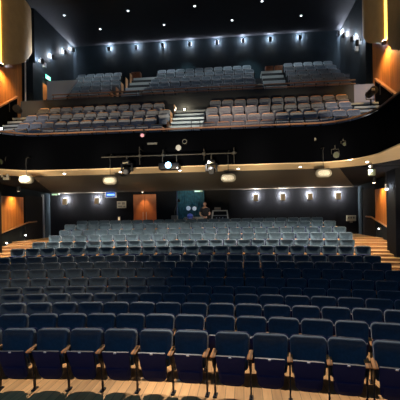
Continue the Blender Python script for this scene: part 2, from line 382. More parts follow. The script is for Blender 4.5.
# curved tan acoustic panels hung along both upper side walls
prof = [(19.75, 11.35), (19.3, 11.0), (18.9, 10.66), (18.4, 10.25), (17.9, 9.98), (17.22, 9.70)]
prof2 = [(16.72, 9.45), (16.4, 9.3), (15.8, 8.85), (15.0, 8.5), (14.0, 8.3), (12.0, 8.2)]
for s, side in ((-1, 'left'), (1, 'right')):
    for pf, which in ((prof, 'far'), (prof2, 'near')):
        mb = MB(); bm = mb.bm; cols = []
        y0, y1 = pf[0][0], pf[-1][0]
        P = []
        for (ya, za), (yb, zb) in zip(pf, pf[1:]):
            for q in range(4): P.append((ya+(yb-ya)*q/4, za+(zb-za)*q/4))
        P.append(pf[-1])
        for y, z in P:
            tt = (y-y0)/(y1-y0); bul = .10+.32*math.sin(math.pi*min(1, max(0, tt)))**.7
            xo = s*(8.42-bul); xi = s*(8.42-bul+.07)
            cols.append([bm.verts.new(p) for p in ((xo, y, z), (xo, y, 13.4), (xi, y, 13.4), (xi, y, z))])
        for a, b in zip(cols, cols[1:]):
            for j in range(4): bm.faces.new((a[j], b[j], b[(j+1) % 4], a[(j+1) % 4]))
        bm.faces.new(cols[0]); bm.faces.new(cols[-1][::-1])
        o = mb.build('acoustic_panel', tanp)
        where = 'the one farther from the stage' if which == 'far' else 'the one nearer the stage'
        tag(o, f'curved tan acoustic panel high on the {side} wall, {where}', 'acoustic panel', 'curved tan acoustic panels')
    # small lamp in the slot; a glowing strip stands in for the lamplit wood
    t = thing('slot_lamp', f'small lamp glowing amber in the slot between tan panels, {side} wall', 'lamp', (s*8.26, 16.97, 9.62), 0, 'amber slot lamps')
    MB().box(-.07, .07, -.1, .1, -.08, .04, .02).build('lamp_body', blackp, t)
    MB().box(-.05, .05, -.08, .08, .04, .07).build('lens', e_warm, t)
    MB().box(-.02+s*.1, .02+s*.1, -.17, .17, .1, 3.75, .005, 1).build('lit_wood_strip', e_yel, t)
    lamp('slot_lamp_light', 'SPOT', (-s*.18, 0, -.12), 260, (1.0, .6, .22), (s*.25, .2, -2), .05, 150, .8, parent=t)
    # sloping handrail on its dark parapet (balcony)
    x0, x1 = sorted((s*8.30, s*8.42))
    MB().prism([(18.3, 8.50), (18.3, 7.0), (15.3, 5.35), (15.3, 6.72)], 0, x0, x1).build('stair_parapet', fascm)
    struct(bpy.data.objects[[o.name for o in bpy.data.objects if o.name.startswith('stair_parapet')][-1]])
    t = thing('stair_handrail', f'sloping wooden handrail beside the balcony stairs, {side} wall', 'handrail', (0, 0, 0), 0, 'wooden stair handrails')
    MB().prism([(18.35, 8.62), (18.35, 8.54), (15.3, 6.72), (15.3, 6.80)], 0, x0-.02, x1+.02).build('rail', railw, t)
    for yy in (17.6, 16.2):
        MB().cyl((s*8.28, yy, 8.1-(18.3-yy)*.6), (s*8.28, yy, 8.58-(18.3-yy)*.6), .02).build('bracket', steel, t)
    # stall side handrail
    t = thing('wall_handrail', f'wooden handrail on the wall beside the stalls, {side} side', 'handrail', (0, 0, 0), 0, 'wooden stair handrails')
    MB().tube([(s*8.33, 15.6, 1.80), (s*8.33, 19.2, 2.50), (s*8.33, 20.0, 2.52)], .035).build('rail', railw, t)
    for yy, zz in ((16.8, 2.03), (18.6, 2.38), (19.9, 2.52)):
        MB().tube([(s*8.33, yy, zz-.02), (s*8.33, yy, zz-.09), (s*8.5, yy, zz-.09)], .012).build('bracket', steel, t)
    # small step lights on the dado
    for k, (yy, zz) in enumerate(((17.37, 1.58), (19.0, 1.85)) if s < 0 else ((16.7, 1.56), (18.4, 1.98))):
        t = thing('step_light', f'small white step light on the {side} stalls wall, {"nearer the stage" if k == 0 else "nearer the back"}', 'step light', (s*8.44, yy, zz), 0, 'step lights')
        MB().box(-.05, .05, -.07, .07, -.04, .06, .015).build('housing', whitep, t)
        MB().box(-.055 if s > 0 else .045, -.045 if s > 0 else .055, -.045, .045, -.03, .02).build('lens', e_white, t)
        lamp('step_light_light', 'POINT', (-s*.12, 0, 0), 1.2, WHITE, size=.03, parent=t)
    # warm downlight washing the cedar boards
    t = thing('wall_washer', f'small lamp washing the {side} wooden stalls wall', 'lamp', (s*8.05, 17.85, 3.98), 0, 'wall washers')
    MB().cyl((0, 0, 0), (0, 0, .22), .08).build('housing', blackp, t)
    MB().cyl((0, 0, -.01), (0, 0, .005), .06).build('lens', e_warm2 if s < 0 else e_warm, t)
    lamp('wall_washer_light', 'SPOT', (0, 0, -.03), 130, (1.0, .62, .22), (s*.33, 0, -.8), .04, 100, .9, parent=t)

# ------------------------------------------------------------------ seats
def dish(pts, yb, yf, deep, czf):
    """upholstered pad: padded rim all round, hollow in the middle; pts in x,z"""
    mb = MB(); bm = mb.bm; cz = czf
    rings = [(1.0, yb), (1.0, yf+.028), (.985, yf+.008), (.95, yf), (.90, yf+.004), (.78, yf+deep*.42), (.62, yf+deep*.75), (.4, yf+deep*.96), (.2, yf+deep)]
    R_ = [[bm.verts.new((x*k, y, cz+(z-cz)*k)) for x, z in pts] for k, y in rings]
    n = len(pts)
    for a, b in zip(R_, R_[1:]):
        for i in range(n): bm.faces.new((a[i], a[(i+1) % n], b[(i+1) % n], b[i]))
    bm.faces.new(R_[0]); bm.faces.new(R_[-1])
    return mb
def seat_proto(parts_full=True):
    """tip-up stalls seat meshes; origin on the floor below the back's top edge, facing -Y"""
    D = {}
    # upholstered back: rounded trapezoid, reclined
    def outline(wt, wb, h, rt, rb, n=6):
        p = []
        for cx, cz, r, a0 in ((wt/2-rt, h-rt, rt, 0), (-wt/2+rt, h-rt, rt, 90), (-wb/2+rb, rb, rb, 180), (wb/2-rb, rb, rb, 270)):
            for k in range(n+1):
                a = R(a0+90*k/n); p.append((cx+r*math.cos(a), cz+r*math.sin(a)))
        return p
    S = Matrix.Translation((0, -.085, .40)) @ Matrix.Rotation(R(-7), 4, 'X')
    mb = dish(outline(.518, .47, .535, .07, .04), .03, -.075, .085, .22); mb.xf(S)
    D['backrest'] = mb.mesh('backrest', navy)
    mb = MB().prism(outline(.530, .478, .545, .06, .045), 1, .030, .052, .008, 2); mb.xf(S)
    D['back_shell'] = mb.mesh('back_shell', navy_pan)
    # grey top bead
    mb = MB(); mb.tube([(-.205, .045, .925), (0, .045, .932), (.205, .045, .925)], .007, 6); mb.xf(Matrix.Translation((0, -.03, 0)))
    D['top_piping'] = mb.mesh('top_piping', rim)
    # tipped-up seat pan
    P = Matrix.Translation((0, -.115, .175)) @ Matrix.Rotation(R(23), 4, 'X')
    mb = MB().prism(outline(.43, .375, .555, .03, .12), 1, -.035, .0, .012, 2)
    mb.prism([(x_, z_+.09) for x_, z_ in outline(.32, .28, .16, .02, .03)], 1, -.052, -.03, .004, 1)
    mb.xf(P); D['seat_pan'] = mb.mesh('seat_pan', navy_pan)
    mb = MB().prism(outline(.42, .365, .45, .05, .12), 1, .004, .045, .018, 3); mb.xf(P); D['seat_cushion'] = mb.mesh('seat_cushion', navy)
    mb = MB().box(-.21, .21, -.036, -.004, .550, .557, .004, 1); mb.xf(P); D['seat_edge'] = mb.mesh('seat_edge', mat('dark_grey_edging', (.028, .03, .036), .5))
    mb = MB().box(-.020, .020, -.048, -.034, .538, .560, .003, 1); mb.xf(P); D['number_disc'] = mb.mesh('number_disc', tagm)
    # arm and stanchion on the right hand side in the picture
    mb = MB().prism([(-.055, .662), (-.355, .645), (-.365, .658), (-.345, .674), (-.055, .69)], 0, -.037, .037, .008, 2)
    D['armrest'] = mb.mesh('armrest', armw)
    mb = MB().prism([(-.08, .64), (-.33, .63), (-.30, .52), (-.20, .42), (-.165, .02), (-.115, .02), (-.10, .42), (-.05, .55)], 0, -.012, .012, .004, 1)
    mb.box(-.03, .03, -.22, -.06, 0, .022, .006, 1)
    D['leg'] = mb.mesh('leg', steel)
    return D
DS = seat_proto()
ORD = ['', 'first', 'second', 'third', 'fourth', 'fifth', 'sixth', 'seventh', 'eighth', 'ninth', 'tenth', 'eleventh', 'twelfth', 'thirteenth', 'fourteenth', 'fifteenth', 'sixteenth']
def place_seat(i, sarc, label, first, last, gap):
    r = rad(i)-.0; th = sarc/r
    x = CX-.03+r*math.sin(th); y = CY0+r*math.cos(th)
    t = thing('theatre_seat', label, 'theatre seat', (x, y, FL[i]), -th, 'blue tip-up seats of the stalls')
    full = i <= 7
    link('backrest', DS['backrest'], t)
    if full: link('back_shell', DS['back_shell'], t)
    link('top_piping', DS['top_piping'], t)
    p = link('seat_pan', DS['seat_pan'], t)
    link('seat_cushion', DS['seat_cushion'], t)
    if i <= 3:
        onlabel(link('number_disc', DS['number_disc'], p), 'white number disc')
    if i <= 8: link('seat_edge', DS['seat_edge'], p)
    pw = .278
    onlabel(link('armrest', DS['armrest'], t, (pw if not gap else pw-.03, 0, 0)), 'pale wooden armrest')
    if full: link('leg', DS['leg'], t, (pw if not gap else pw-.03, 0, 0))
    if first:
        onlabel(link('armrest', DS['armrest'], t, (-pw+.02, 0, 0)), 'pale wooden armrest')
        if full: link('leg', DS['leg'], t, (-pw+.02, 0, 0))
rowsA = [-2.62, -2.03, -1.47, -0.91, -0.36, 0.20, 0.77, 1.33, 1.96, 2.53, 3.07, 3.60, 4.20, 4.78]
S0 = {1: .08, 2: .05, 3: .015, 4: 0., 5: -.287, 6: -.29, 7: -.32, 8: -.29, 9: -.29, 10: 0, 11: -.09, 12: -.09, 13: 0, 14: -.09}
rowname = ['front', 'second', 'third', 'fourth', 'fifth', 'sixth', 'seventh', 'eighth', 'ninth', 'tenth', 'eleventh', 'twelfth', 'thirteenth', 'fourteenth', 'rear']
nseat = 0
for i in range(15):
    if i == 0: ss = rowsA
    else:
        p = .548; lim = 6.33 if i not in (10, 13) else 6.2
        if i == 14: lim = 5.9
        ss = [S0[i]+p*k for k in range(-13, 14)]
        if abs(S0[i]+.09) < .01: ss = [-.09+.275*(1)+p*k-.275*0 for k in range(-14, 14)]
        ss = [q for q in ss if abs(q+.02) < lim]
    vis = []
    for q in ss:
        r = rad(i); th = q/r; x = CX+r*math.sin(th); y = CY0+r*math.cos(th)
        pl = proj(x-.26, y-.1, FL[i]+.9)[0]; pr = proj(x+.26, y-.1, FL[i]+.9)[0]
        if pr > 1.5 and pl < 398.5: vis.append((q, True))
        elif pr > -14 and pl < 414: vis.append((q, False))
    nv = sum(1 for v in vis if v[1]); k = 0
    for j, (q, v) in enumerate(vis):
        if not v:
            side = 'left' if q < 0 else 'right'
            lab = f'blue tip-up seat in the {rowname[i]} stalls row, just past the photo\'s {side} edge'
            a = (j == 0); 
        else:
            k += 1; nseat += 1
            if k <= (nv+1)//2: pos = f'{ORD[k]} from the left' if k > 1 else 'leftmost in view'
            else:
                kk = nv-k+1; pos = f'{ORD[kk]} from the right' if kk > 1 else 'rightmost in view'
            lab = f'blue tip-up seat in the {rowname[i]} row of the stalls, {pos}'
        nxt = vis[j+1][0] if j+1 < len(vis) else None
        prv = vis[j-1][0] if j else None
        gap = i == 0 and nxt is not None and nxt-q > .58 and nxt > 1.5
        first = j == 0 or (i == 0 and q-prv > .58 and q > 1.5)
        place_seat(i, q, lab, first, nxt is None, gap)
print('stalls seats in view', nseat)

# balcony seats
def bseat_proto():
    D = {}
    def outline(wt, wb, h, rt, rb, n=4):
        p = []
        for cx, cz, r, a0 in ((wt/2-rt, h-rt, rt, 0), (-wt/2+rt, h-rt, rt, 90), (-wb/2+rb, rb, rb, 180), (wb/2-rb, rb, rb, 270)):
            for k in range(n+1):
                a = R(a0+90*k/n); p.append((cx+r*math.cos(a), cz+r*math.sin(a)))
        return p
    S = Matrix.Translation((0, -.12, .38)) @ Matrix.Rotation(R(-12), 4, 'X')
    mb = dish(outline(.50, .47, .53, .07, .04), .004, -.06, .04, .2); mb.xf(S); D['backrest'] = mb.mesh('backrest', bfab)
    mb = MB().prism(outline(.49, .47, .59, .10, .04), 1, .004, .045, .006, 1); mb.xf(S); D['back_shell'] = mb.mesh('back_shell', bply)
    P = Matrix.Translation((0, -.25, .24)) @ Matrix.Rotation(R(8), 4, 'X')
    mb = MB().prism(outline(.45, .42, .42, .04, .06), 1, -.04, .04, .015, 1); mb.xf(P); D['seat_pan'] = mb.mesh('seat_pan', bfab)
    mb = MB().box(-.028, .028, -.36, -.04, .60, .64, .01, 1); mb.box(-.016, .016, -.2, -.1, 0, .60); D['armrest'] = mb.mesh('armrest', blackp)
    return D
DB = bseat_proto(); nb = 0
DB['back_shell_grey'] = DB['back_shell'].copy(); DB['back_shell_grey'].materials[0] = mat('blue_grey_shell', (.10, .12, .14), .5)
fab2 = DB['backrest'].copy(); fab2.materials[0] = mat('blue_grey_upholstery', (.17, .21, .24), .75, var=.2, scale=20)
def bseat(x, y, z, label, group, first):
    t = thing('tip_up_chair', label, 'theatre seat', (x, y, z), 0, group)
    up = z > 8
    link('backrest', fab2 if up else DB['backrest'], t)
    sh = link('back_shell', DB['back_shell_grey'] if up else DB['back_shell'], t)
    if not up: sh['label'] = 'orange-brown plywood back shell'
    link('seat_pan', DB['seat_pan'], t); link('armrest', DB['armrest'], t, (.275, 0, 0))
    if first: link('armrest', DB['armrest'], t, (-.275, 0, 0))
def block(y, z, xa, xb, rowtxt, blk, group, ph):
    global nb
    n = int((xb-xa)/.55); x0 = xa+.275+ph
    xs = [x0+.55*k for k in range(n)]
    xs = [x for x in xs if x+.27 < xb+.12 and 1 < proj(x+.2, y, z+.9)[0] and proj(x-.2, y, z+.9)[0] < 399]
    for k, x in enumerate(xs):
        K = k+1; pos = (f'{ORD[K]} from the left' if K > 1 else 'leftmost') if K <= (len(xs)+1)//2 else (f'{ORD[len(xs)-k]} from the right' if len(xs)-k > 1 else 'rightmost')
        bseat(x, y, z, f'grey seat in {rowtxt}, {blk}, {pos}', group, k == 0); nb += 1
for i, (y, z) in enumerate(zip(BY, BZ)):
    rn = ['front row', 'second row', 'third row', 'rear row'][i]
    o = [.0, .1, .0, .1][i]
    block(y, z, -7.18+o*1.2, -.53, f"the lower balcony's {rn}", 'left block', 'grey seats of the lower balcony', 0)
    block(y, z, .92, 7.22, f"the lower balcony's {rn}", 'right block', 'grey seats of the lower balcony', o)
for i, (y, z) in enumerate(zip(UY, UZ)):
    rn = ['front row', 'second row', 'third row', 'fourth row', 'rear row'][i]; o = [0, .12, 0, .12, 0][i]
    block(y, z, (-6.24, -6.49, -6.79, -7.09, -7.29)[i], -4.01, f"the upper balcony's {rn}", 'left block', 'grey seats of the upper balcony', 0)
    block(y, z, -2.42, 3.6, f"the upper balcony's {rn}", 'middle block', 'grey seats of the upper balcony', o)
    block(y, z, 4.86, 7.8-(.0 if i < 3 else .1), f"the upper balcony's {rn}", 'right block', 'grey seats of the upper balcony', 0)
print('balcony seats', nb)
# row end panels facing the left upper aisle
for i, (y, z) in enumerate(zip(UY, UZ)):
    o = MB().box(-.02, .02, -.35, .05, 0, .75, .01, 1).build('row_end_panel', bply, loc=(-3.98, y, z))
    tag(o, f"wooden row end panel by the left upper aisle, {['front', 'second', 'third', 'fourth', 'rear'][i]} row", 'end panel', 'wooden row end panels')
for i, (y, z) in enumerate(zip(BY, BZ)):
    o = MB().box(-.02, .02, -.35, .05, 0, .75, .01, 1).build('row_end_panel', bply, loc=(-.53, y, z))
    tag(o, f"wooden row end panel left of the centre stairs, {['front', 'second', 'third', 'rear'][i]} lower row", 'end panel', 'wooden row end panels')

# ------------------------------------------------------------------ balcony rails
rt = thing('balcony_rail', 'brown wooden rail along the curved balcony front edge', 'railing')
def rail_ribbon(sec, name, m, parent): o = ribbon(sec, name, m); o.parent = parent; return o
rail_ribbon([(.03, 5.83), (.03, 5.875), (.12, 5.875), (.12, 5.83)], 'handrail', railw, rt)
crv = bal_curve(.075)
acc = 0; last = crv[0]
for a in [(-5.6+.9*k, 14.295) for k in range(13)]:
    MB().cyl((a[0], a[1], 5.70), (a[0], a[1], 5.85), .014, n=8).build('post', steel, rt)
for k, (xa, xb) in enumerate(((-6.9, -2.5), (-2.5, 3.5), (3.5, 7.7))):
    nm = ('left', 'centre', 'right')[k]
    t = thing('aisle_rail', f'double wooden rail in front of the upper balcony, {nm} section', 'railing', (0, 0, 0), 0, 'upper balcony rails')
    MB().box(xa+.03, xb-.03, 18.93, 18.99, 8.76, 8.81, .01, 1).build('top_rail', railw, t)
    MB().box(xa+.03, xb-.03, 18.93, 18.99, 8.60, 8.64, .01, 1).build('lower_rail', railw, t)
    n = max(2, int((xb-xa)/1.2))
    for q in range(n+1):
        xx = xa+.1+(xb-xa-.2)*q/n; MB().cyl((xx, 18.96, 8.5), (xx, 18.96, 8.76), .014, n=8).build('post', steel, t)
t = thing('stair_guard_rail', 'thin black metal guard rail at the foot of the centre stairs', 'railing', (.55, 15.0, 5.33))
for xx in (0, .33): MB().cyl((xx, 0, 0), (xx, 0, .95), .014, n=8).build('post', steel, t)
for zz in (.5, .95): MB().cyl((0, 0, zz), (.33, 0, zz), .014, n=8).build('bar', steel, t)
t = thing('aisle_floor_lamp', 'small warm glowing lamp at the top of the balcony centre stairs', 'lamp', (-.22, 18.74, 7.70))
MB().box(-.07, .07, -.04, .04, -.06, .07, .02).build('housing', blackp, t)
MB().ball((0, -.045, .01), .045, 12, 8).build('lens', e_warm, t)
lamp('aisle_floor_light', 'POINT', (0, -.16, .0), 22, (1.0, .85, .6), size=.04, parent=t)

# ------------------------------------------------------------------ upper level: sconces, downlights
def sconce(loc, rz, label, group, body, e, wdt=.2, hgt=.3, cool=(0.86, .90, 1.0), e2=.3):
    t = thing('wall_sconce', label, 'wall lamp', loc, rz, group)     # faces -Y in its own frame
    MB().box(-wdt*.3, wdt*.3, -.012, .03, -hgt*.3, hgt*.3, .006, 1).build('back_plate', steel, t)
    MB().box(-wdt/2, wdt/2, -.24, -.11, -hgt/2, hgt/2, .02, 2).build('lamp_body', body, t)
    MB().cyl((0, -.11, -hgt*.3), (0, 0, -hgt*.3), .012, n=8).build('arm', steel, t)
    MB().box(-wdt/2-.015, wdt/2+.015, -.115, -.095, -hgt/2+.04, hgt/2+.03, .005, 1).build('rear_lens', e_sc2, t)
    MB().box(-wdt/2+.04, wdt/2-.04, -.20, -.13, hgt/2, hgt/2+.012, .004, 1).build('top_lens', e_sc, t)
    lamp('sconce_light', 'POINT', (0, -.065, hgt*.35), e*2.6, cool, size=.03, parent=t)
    lamp('sconce_light', 'SPOT', (0, -.15, hgt/2+.04), e*.35, cool, (0, .4, 3), .04, 120, .8, parent=t)
    lamp('sconce_light', 'SPOT', (0, -.17, -hgt/2-.04), e*e2, (1, .85, .65), (0, .15, -3), .04, 100, .8, parent=t)
    return t
pos = ['leftmost', 'second from the left', 'third from the left', 'fourth from the left', 'fourth from the right', 'third from the right', 'second from the right', 'rightmost']
for k, xx in enumerate((-5.76, -4.02, -2.34, -.65, 1.04, 2.64, 4.27, 6.03)):
    sconce((xx, 24.64, 13.27), 0, f'glowing wall lamp on the upper back wall, {pos[k]}', 'upper back wall lamps', blackp, 30, .18, .26)
for s, side in ((-1, 'left'), (1, 'right')):
    for k, (yy, zz) in enumerate(((19.9, 10.85), (21.5, 11.72), (23.1, 12.62), (24.25, 13.25))):
        xw = (8.17 if s < 0 else 8.39) - (.18 if k == 0 else 0)
        sconce((s*xw, yy, zz), R(90)*s*-1, f'glowing wall lamp on the {side} upper wall, {("nearest the stage", "second from stage", "third from stage", "in corner")[k]}',
               'upper side wall lamps', blackp, 30, .18, .26)
for k, (yy, xs) in enumerate(((20.7, (-6.95, -3.43, .13, 3.60)), (22.5, (-5.61, -1.85, 2.02, 5.81)))):
    for j, xx in enumerate(xs):
        t = thing('ceiling_downlight', f'small round ceiling downlight, {("front", "rear")[k]} line, {("leftmost", "second from left", "third from left", "rightmost")[j]}', 'ceiling light', (xx, yy, 13.62), 0, 'upper ceiling downlights')
        MB().cyl((0, 0, -.02), (0, 0, .03), .10, n=20).build('bezel', silver, t)
        MB().cyl((0, 0, -.035), (0, 0, -.02), .05, n=16).build('lens', e_down2, t)
        lamp('downlight_light', 'SPOT', (0, 0, -.05), 430 if k else 300, (.8, .92, 1.0), (0, .0, -2), .05, 95, .9, parent=t)
for s, yy, zz in ((-1, 20.65, 10.95), (1, 21.0, 11.0)):
    side = 'left' if s < 0 else 'right'
    t = thing('wall_speaker', f'small grey wall speaker below the lamps on the {side} upper wall', 'speaker', (-8.10 if s < 0 else 8.32, yy, zz), 0, 'small wall speakers')
    MB().box(-.08, .08, -.09, .09, -.14, .14, .015, 2).build('cabinet', grillm, t)
    MB().box(-.09 if s > 0 else .08, -.08 if s > 0 else .09, -.07, .07, -.12, .12, .003, 1).build('grille', silver, t)
# exit sign, doorway and flank wall of the upper left entrance
t = thing('exit_sign', 'glowing green exit sign above the upper left doorway', 'sign', (-8.13, 21.0, 10.38))
MB().box(-.05, .05, -.30, .30, -.11, .15, .01, 1).build('sign_box', blackp, t)
MB().box(.05, .06, -.28, .28, -.09, .13).build('sign_face', e_green, t)
mb = MB(); mb.ball((.064, -.02, .09), .025, 8, 6, (.3, 1, 1)); mb.box(.06, .066, -.05, .02, 0, .06); mb.box(.06, .066, -.09, -.04, -.07, .0); mb.box(.06, .066, .0, .05, -.07, .0)
mb.box(.06, .066, .10, .22, .015, .03); mb.prism([(.18, .06), (.25, .022), (.18, -.02)], 0, .06, .066)
mb.build('running_figure', e_pale, t)
lamp('exit_sign_light', 'POINT', (.25, 0, 0), 1.5, (.1, 1, .7), size=.15, parent=t)
struct(MB().box(-8.2, -8.15, 20.35, 21.6, 8.2, 9.98).build('door_2', woodw))
lamp('doorway_fill', 'SPOT', (-7.7, 20.9, 10.6), 60, (1, .8, .5), (-8.15, 20.9, 9.2), .05, 80, .8)  # small unseen lamp added so the doorway wood looks lit
struct(MB().box(-8.2, -8.10, 20.27, 20.36, 8.2, 10.05).build('trim_9', silver))
struct(MB().prism([(-7.62, 8.2), (-6.62, 8.2), (-6.62, 9.0), (-5.9, 9.82), (-7.62, 9.84)], 1, 19.95, 20.05).build('vomitory_wall', mat('blue_grey_paint', (.42, .52, .60), .7)))
# wooden boxes at the head of the upper aisles
for (xa, xb, za, zb, yy, lab) in ((-4.28, -3.72, 11.1, 11.5, 24.0, 'small orange-brown wooden box at the head of the left upper aisle'),
                            (3.80, 4.28, 11.02, 11.42, 24.0, 'orange-brown wooden box at head of the right upper aisle, left of the pair'),
                            (4.34, 4.82, 11.02, 11.42, 24.0, 'orange-brown wooden box at head of the right upper aisle, right of the pair')):
    t = thing('wooden_box', lab, 'box', ((xa+xb)/2+.1, yy, 11.0), 0, 'wooden boxes on the upper balcony')
    w2 = (xb-xa)/2
    MB().box(-w2, w2, -.2, .25, 0, zb-11.0, .02, 2).build('carcass', mat('box_veneer', (.12, .04, .015), .5), t)
    MB().box(-w2+.04, w2-.04, -.215, -.2, .04, zb-11.0-.04, .005, 1).build('front_panel', mat('box_front_veneer', (.20, .06, .018), .45), t)
    MB().box(-.04, .04, -.24, -.215, zb-11.0-.14, zb-11.0-.11).build('handle', steel, t)

# ------------------------------------------------------------------ stalls back wall
for k, xx in enumerate((-7.54, -5.67, 3.15, 4.58, 6.0, 7.45)):
    lab = ('leftmost, nearest the left doorway', 'just left of the blue screen', 'nearest the control booth', 'third from the right end', 'second from the right end', 'rightmost')[k]
    sconce((xx, 21.83, 3.60), 0, f'tan box wall lamp on the stalls back wall, {lab}', 'stalls back wall lamps', tanbox, 75, .24, .34, (1.0, .96, .92), e2=.05)
t = thing('wall_screen', 'small wall screen glowing blue below the under-balcony ceiling', 'screen', (-4.88, 21.75, 3.96))
MB().box(-.32, .32, -.04, .06, -.19, .19, .02, 2).build('screen_frame', silver, t)
MB().box(-.27, .27, -.046, -.04, -.14, .12).build('screen_face', mat('screen_dark_blue', (.01, .03, .12), .3, emis=(.01, .12, .6), estr=.6), t)
MB().box(-.22, .22, -.052, -.046, -.07, .02).build('screen_image', e_blue, t)
lamp('screen_light', 'POINT', (0, -.2, -.1), 1.2, (.1, .4, 1), size=.1, parent=t)
# orange double door
t = thing('double_door', 'orange veneered double door in the stalls back wall', 'door', (-2.98, 21.85, 1.6))
t['kind'] = 'structure'; t.name = 'door_3'
for s in (-1, 1):
    x0, x1 = sorted((s*.006, s*.655))
    d = MB().box(x0, x1, 0, .05, 0, 2.32, .006, 1).build('door_leaf', doorw, t)
    MB().tube([(s*.09, -.02, .9), (s*.09, -.06, .93), (s*.09, -.06, 1.30), (s*.09, -.02, 1.33)], .018, 8).build('handle', chrome, d)
MB().box(-.69, -.65, -.02, .08, 0, 2.38).build('door_frame', walld, t); MB().box(.65, .69, -.02, .08, 0, 2.38).build('door_frame', walld, t)
MB().box(-.69, .69, -.02, .08, 2.33, 2.38).build('door_frame', walld, t)
t = thing('door_spotlight', 'small downlight above the orange double door', 'ceiling light', (-3.0, 21.45, 4.06))
MB().cyl((0, 0, -.04), (0, 0, .06), .05).build('housing', silver, t)
MB().cyl((0, 0, -.05), (0, 0, -.04), .035).build('lens', e_warm, t)
lamp('door_spot', 'SPOT', (0, 0, -.06), 70, (1, .72, .45), (.03, .28, -1), .03, 70, .8, parent=t)
# notice board
t = thing('notice_board', 'cream notice board left of the orange double door', 'notice', (-4.30, 21.83, 3.37))
MB().box(-.26, .26, -.02, .02, -.19, .19, .006, 1).build('board', mat('cream_paper', (.50, .45, .35), .6), t)
for (a, b, c, d) in ((-.22, -.05, .02, .13), (.02, .2, -.0, .14), (-.2, .05, -.13, -.05), (.1, .21, -.14, -.06)):
    MB().box(a, b, -.026, -.02, c, d).build('paper_sheet', mat('grey_print', (.22, .20, .17), .7), t)
t = thing('call_point', 'small warm lit box low on the back wall beside the double door', 'wall box', (-4.45, 21.82, 2.57))
MB().box(-.06, .06, -.05, .03, -.14, .14, .01, 1).build('housing', mat('cream_plastic', (.6, .5, .38), .5), t)
MB().box(-.04, .04, -.056, -.05, -.08, .1).build('lens', emi('dim_warm', (1, .6, .3), 1.0), t)
t = thing('switch_box', 'beige wall panel at the right end of the stalls back wall', 'wall box', (8.12, 21.82, 2.42))
MB().box(-.24, .24, -.05, .03, -.15, .15, .012, 1).build('housing', mat('beige_plastic', (.42, .38, .28), .5), t)
for q in range(3): MB().box(-.18+.13*q, -.10+.13*q, -.056, -.05, -.02, .08).build('switch', mat('dark_switch', (.12, .11, .1), .5), t)
MB().box(-.07, .07, -.04, .03, -.24, -.15, .01, 1).build('outlet_box', grillm, t)
for xx, yy, lab in ((-8.1, 21.7, 'above the left end of the stalls back wall'), (.05, 21.75, 'above the control booth')):
    t = thing('exit_sign', f'flat green exit sign hung {lab}', 'sign', (xx, yy, 4.02), 0)
    MB().box(-.22, .22, -.02, .02, -.04, .05, .005, 1).build('sign_box', mat('pale_green_plate', (.3, .45, .35), .4), t)
    MB().box(-.20, .10, -.026, -.02, -.03, .03).build('sign_face', emi('dim_green', (.1, .8, .4), .55), t)

struct(MB().box(-1.4, 1.95, 21.9, 23.1, 1.3, 1.59).build('booth_floor', tierc))
# control booth: window with teal curtain left, dark opening right
bm_ = MB()
for k in range(30):
    x0 = -1.2+1.50*k/30; bm_.cyl((x0+.025, 22.35+.03*math.sin(k*2.1), 1.6), (x0+.025, 22.35+.03*math.sin(k*2.1), 4.12), .034, n=8)
o = bm_.build('booth_curtain', tealc); tag(o, 'teal pleated curtain behind the control booth, left of the dark opening', 'curtain')
lamp('booth_light', 'AREA', (-.5, 21.3, 4.02), 5, (.5, .85, 1.0), (-.5, 22.3, 2.8), sx=.8, sy=.15)

# mixing desk and equipment on it
DZ = 2.46
t = thing('control_desk', 'long dark control desk behind the last stalls row', 'desk', (.35, 20.55, 1.59))
MB().box(-1.55, 1.55, -.35, .35, DZ-1.59-.05, DZ-1.59, .01, 1).build('desk_top', mat('desk_laminate', (.10, .09, .07), .4), t)
MB().box(-1.5, 1.5, -.34, -.30, .05, DZ-1.59-.05).build('front_panel', walld, t)
for xx in (-1.45, 1.45): MB().box(xx-.03, xx+.03, -.3, .3, 0, DZ-1.59-.05).build('leg', steel, t)
t = thing('mixing_console', 'sound mixing console with rows of pale faders on the control desk', 'mixing console', (-.05, 20.5, DZ))
MB().prism([(-.28, .0), (.28, 0), (.28, .17), (-.28, .06)], 0, -.55, .45).build('console_body', mat('console_grey', (.25, .25, .23), .5), t)
for q in range(9):
    MB().box(-.5+.105*q, -.46+.105*q, -.2, -.16, .07, .13).build('fader', whitep, t)
t = thing('equipment_rack', 'pale metal tube frame rack on the control desk right of the technician', 'rack', (1.28, 20.5, DZ))
mb = MB()
for xx in (-.36, .36):
    mb.tube([(xx*1.12, -.2, 0), (xx, -.2, .46), (xx, .15, .46), (xx*1.12, .15, 0)], .026)
mb.tube([(-.36, -.2, .46), (.36, -.2, .46)], .026); mb.tube([(-.38, -.2, .22), (.38, -.2, .22)], .02)
mb.build('frame', mat('pale_frame_metal', (.5, .5, .46), .45), t)
MB().box(-.3, .3, -.15, .12, .01, .2, .01, 1).build('amplifier', blackp, t)
for q in range(3): MB().cyl((-.18+.16*q, -.17, .1), (-.18+.16*q, -.15, .1), .025).build('knob', silver, t)
o = MB().box(-.16, .16, -.12, .12, 0, .15, .02, 2).build('processor_unit', grillm, loc=(1.16, 20.46, DZ+.486))
tag(o, 'small grey unit sitting on top of the tube frame rack', 'audio equipment')
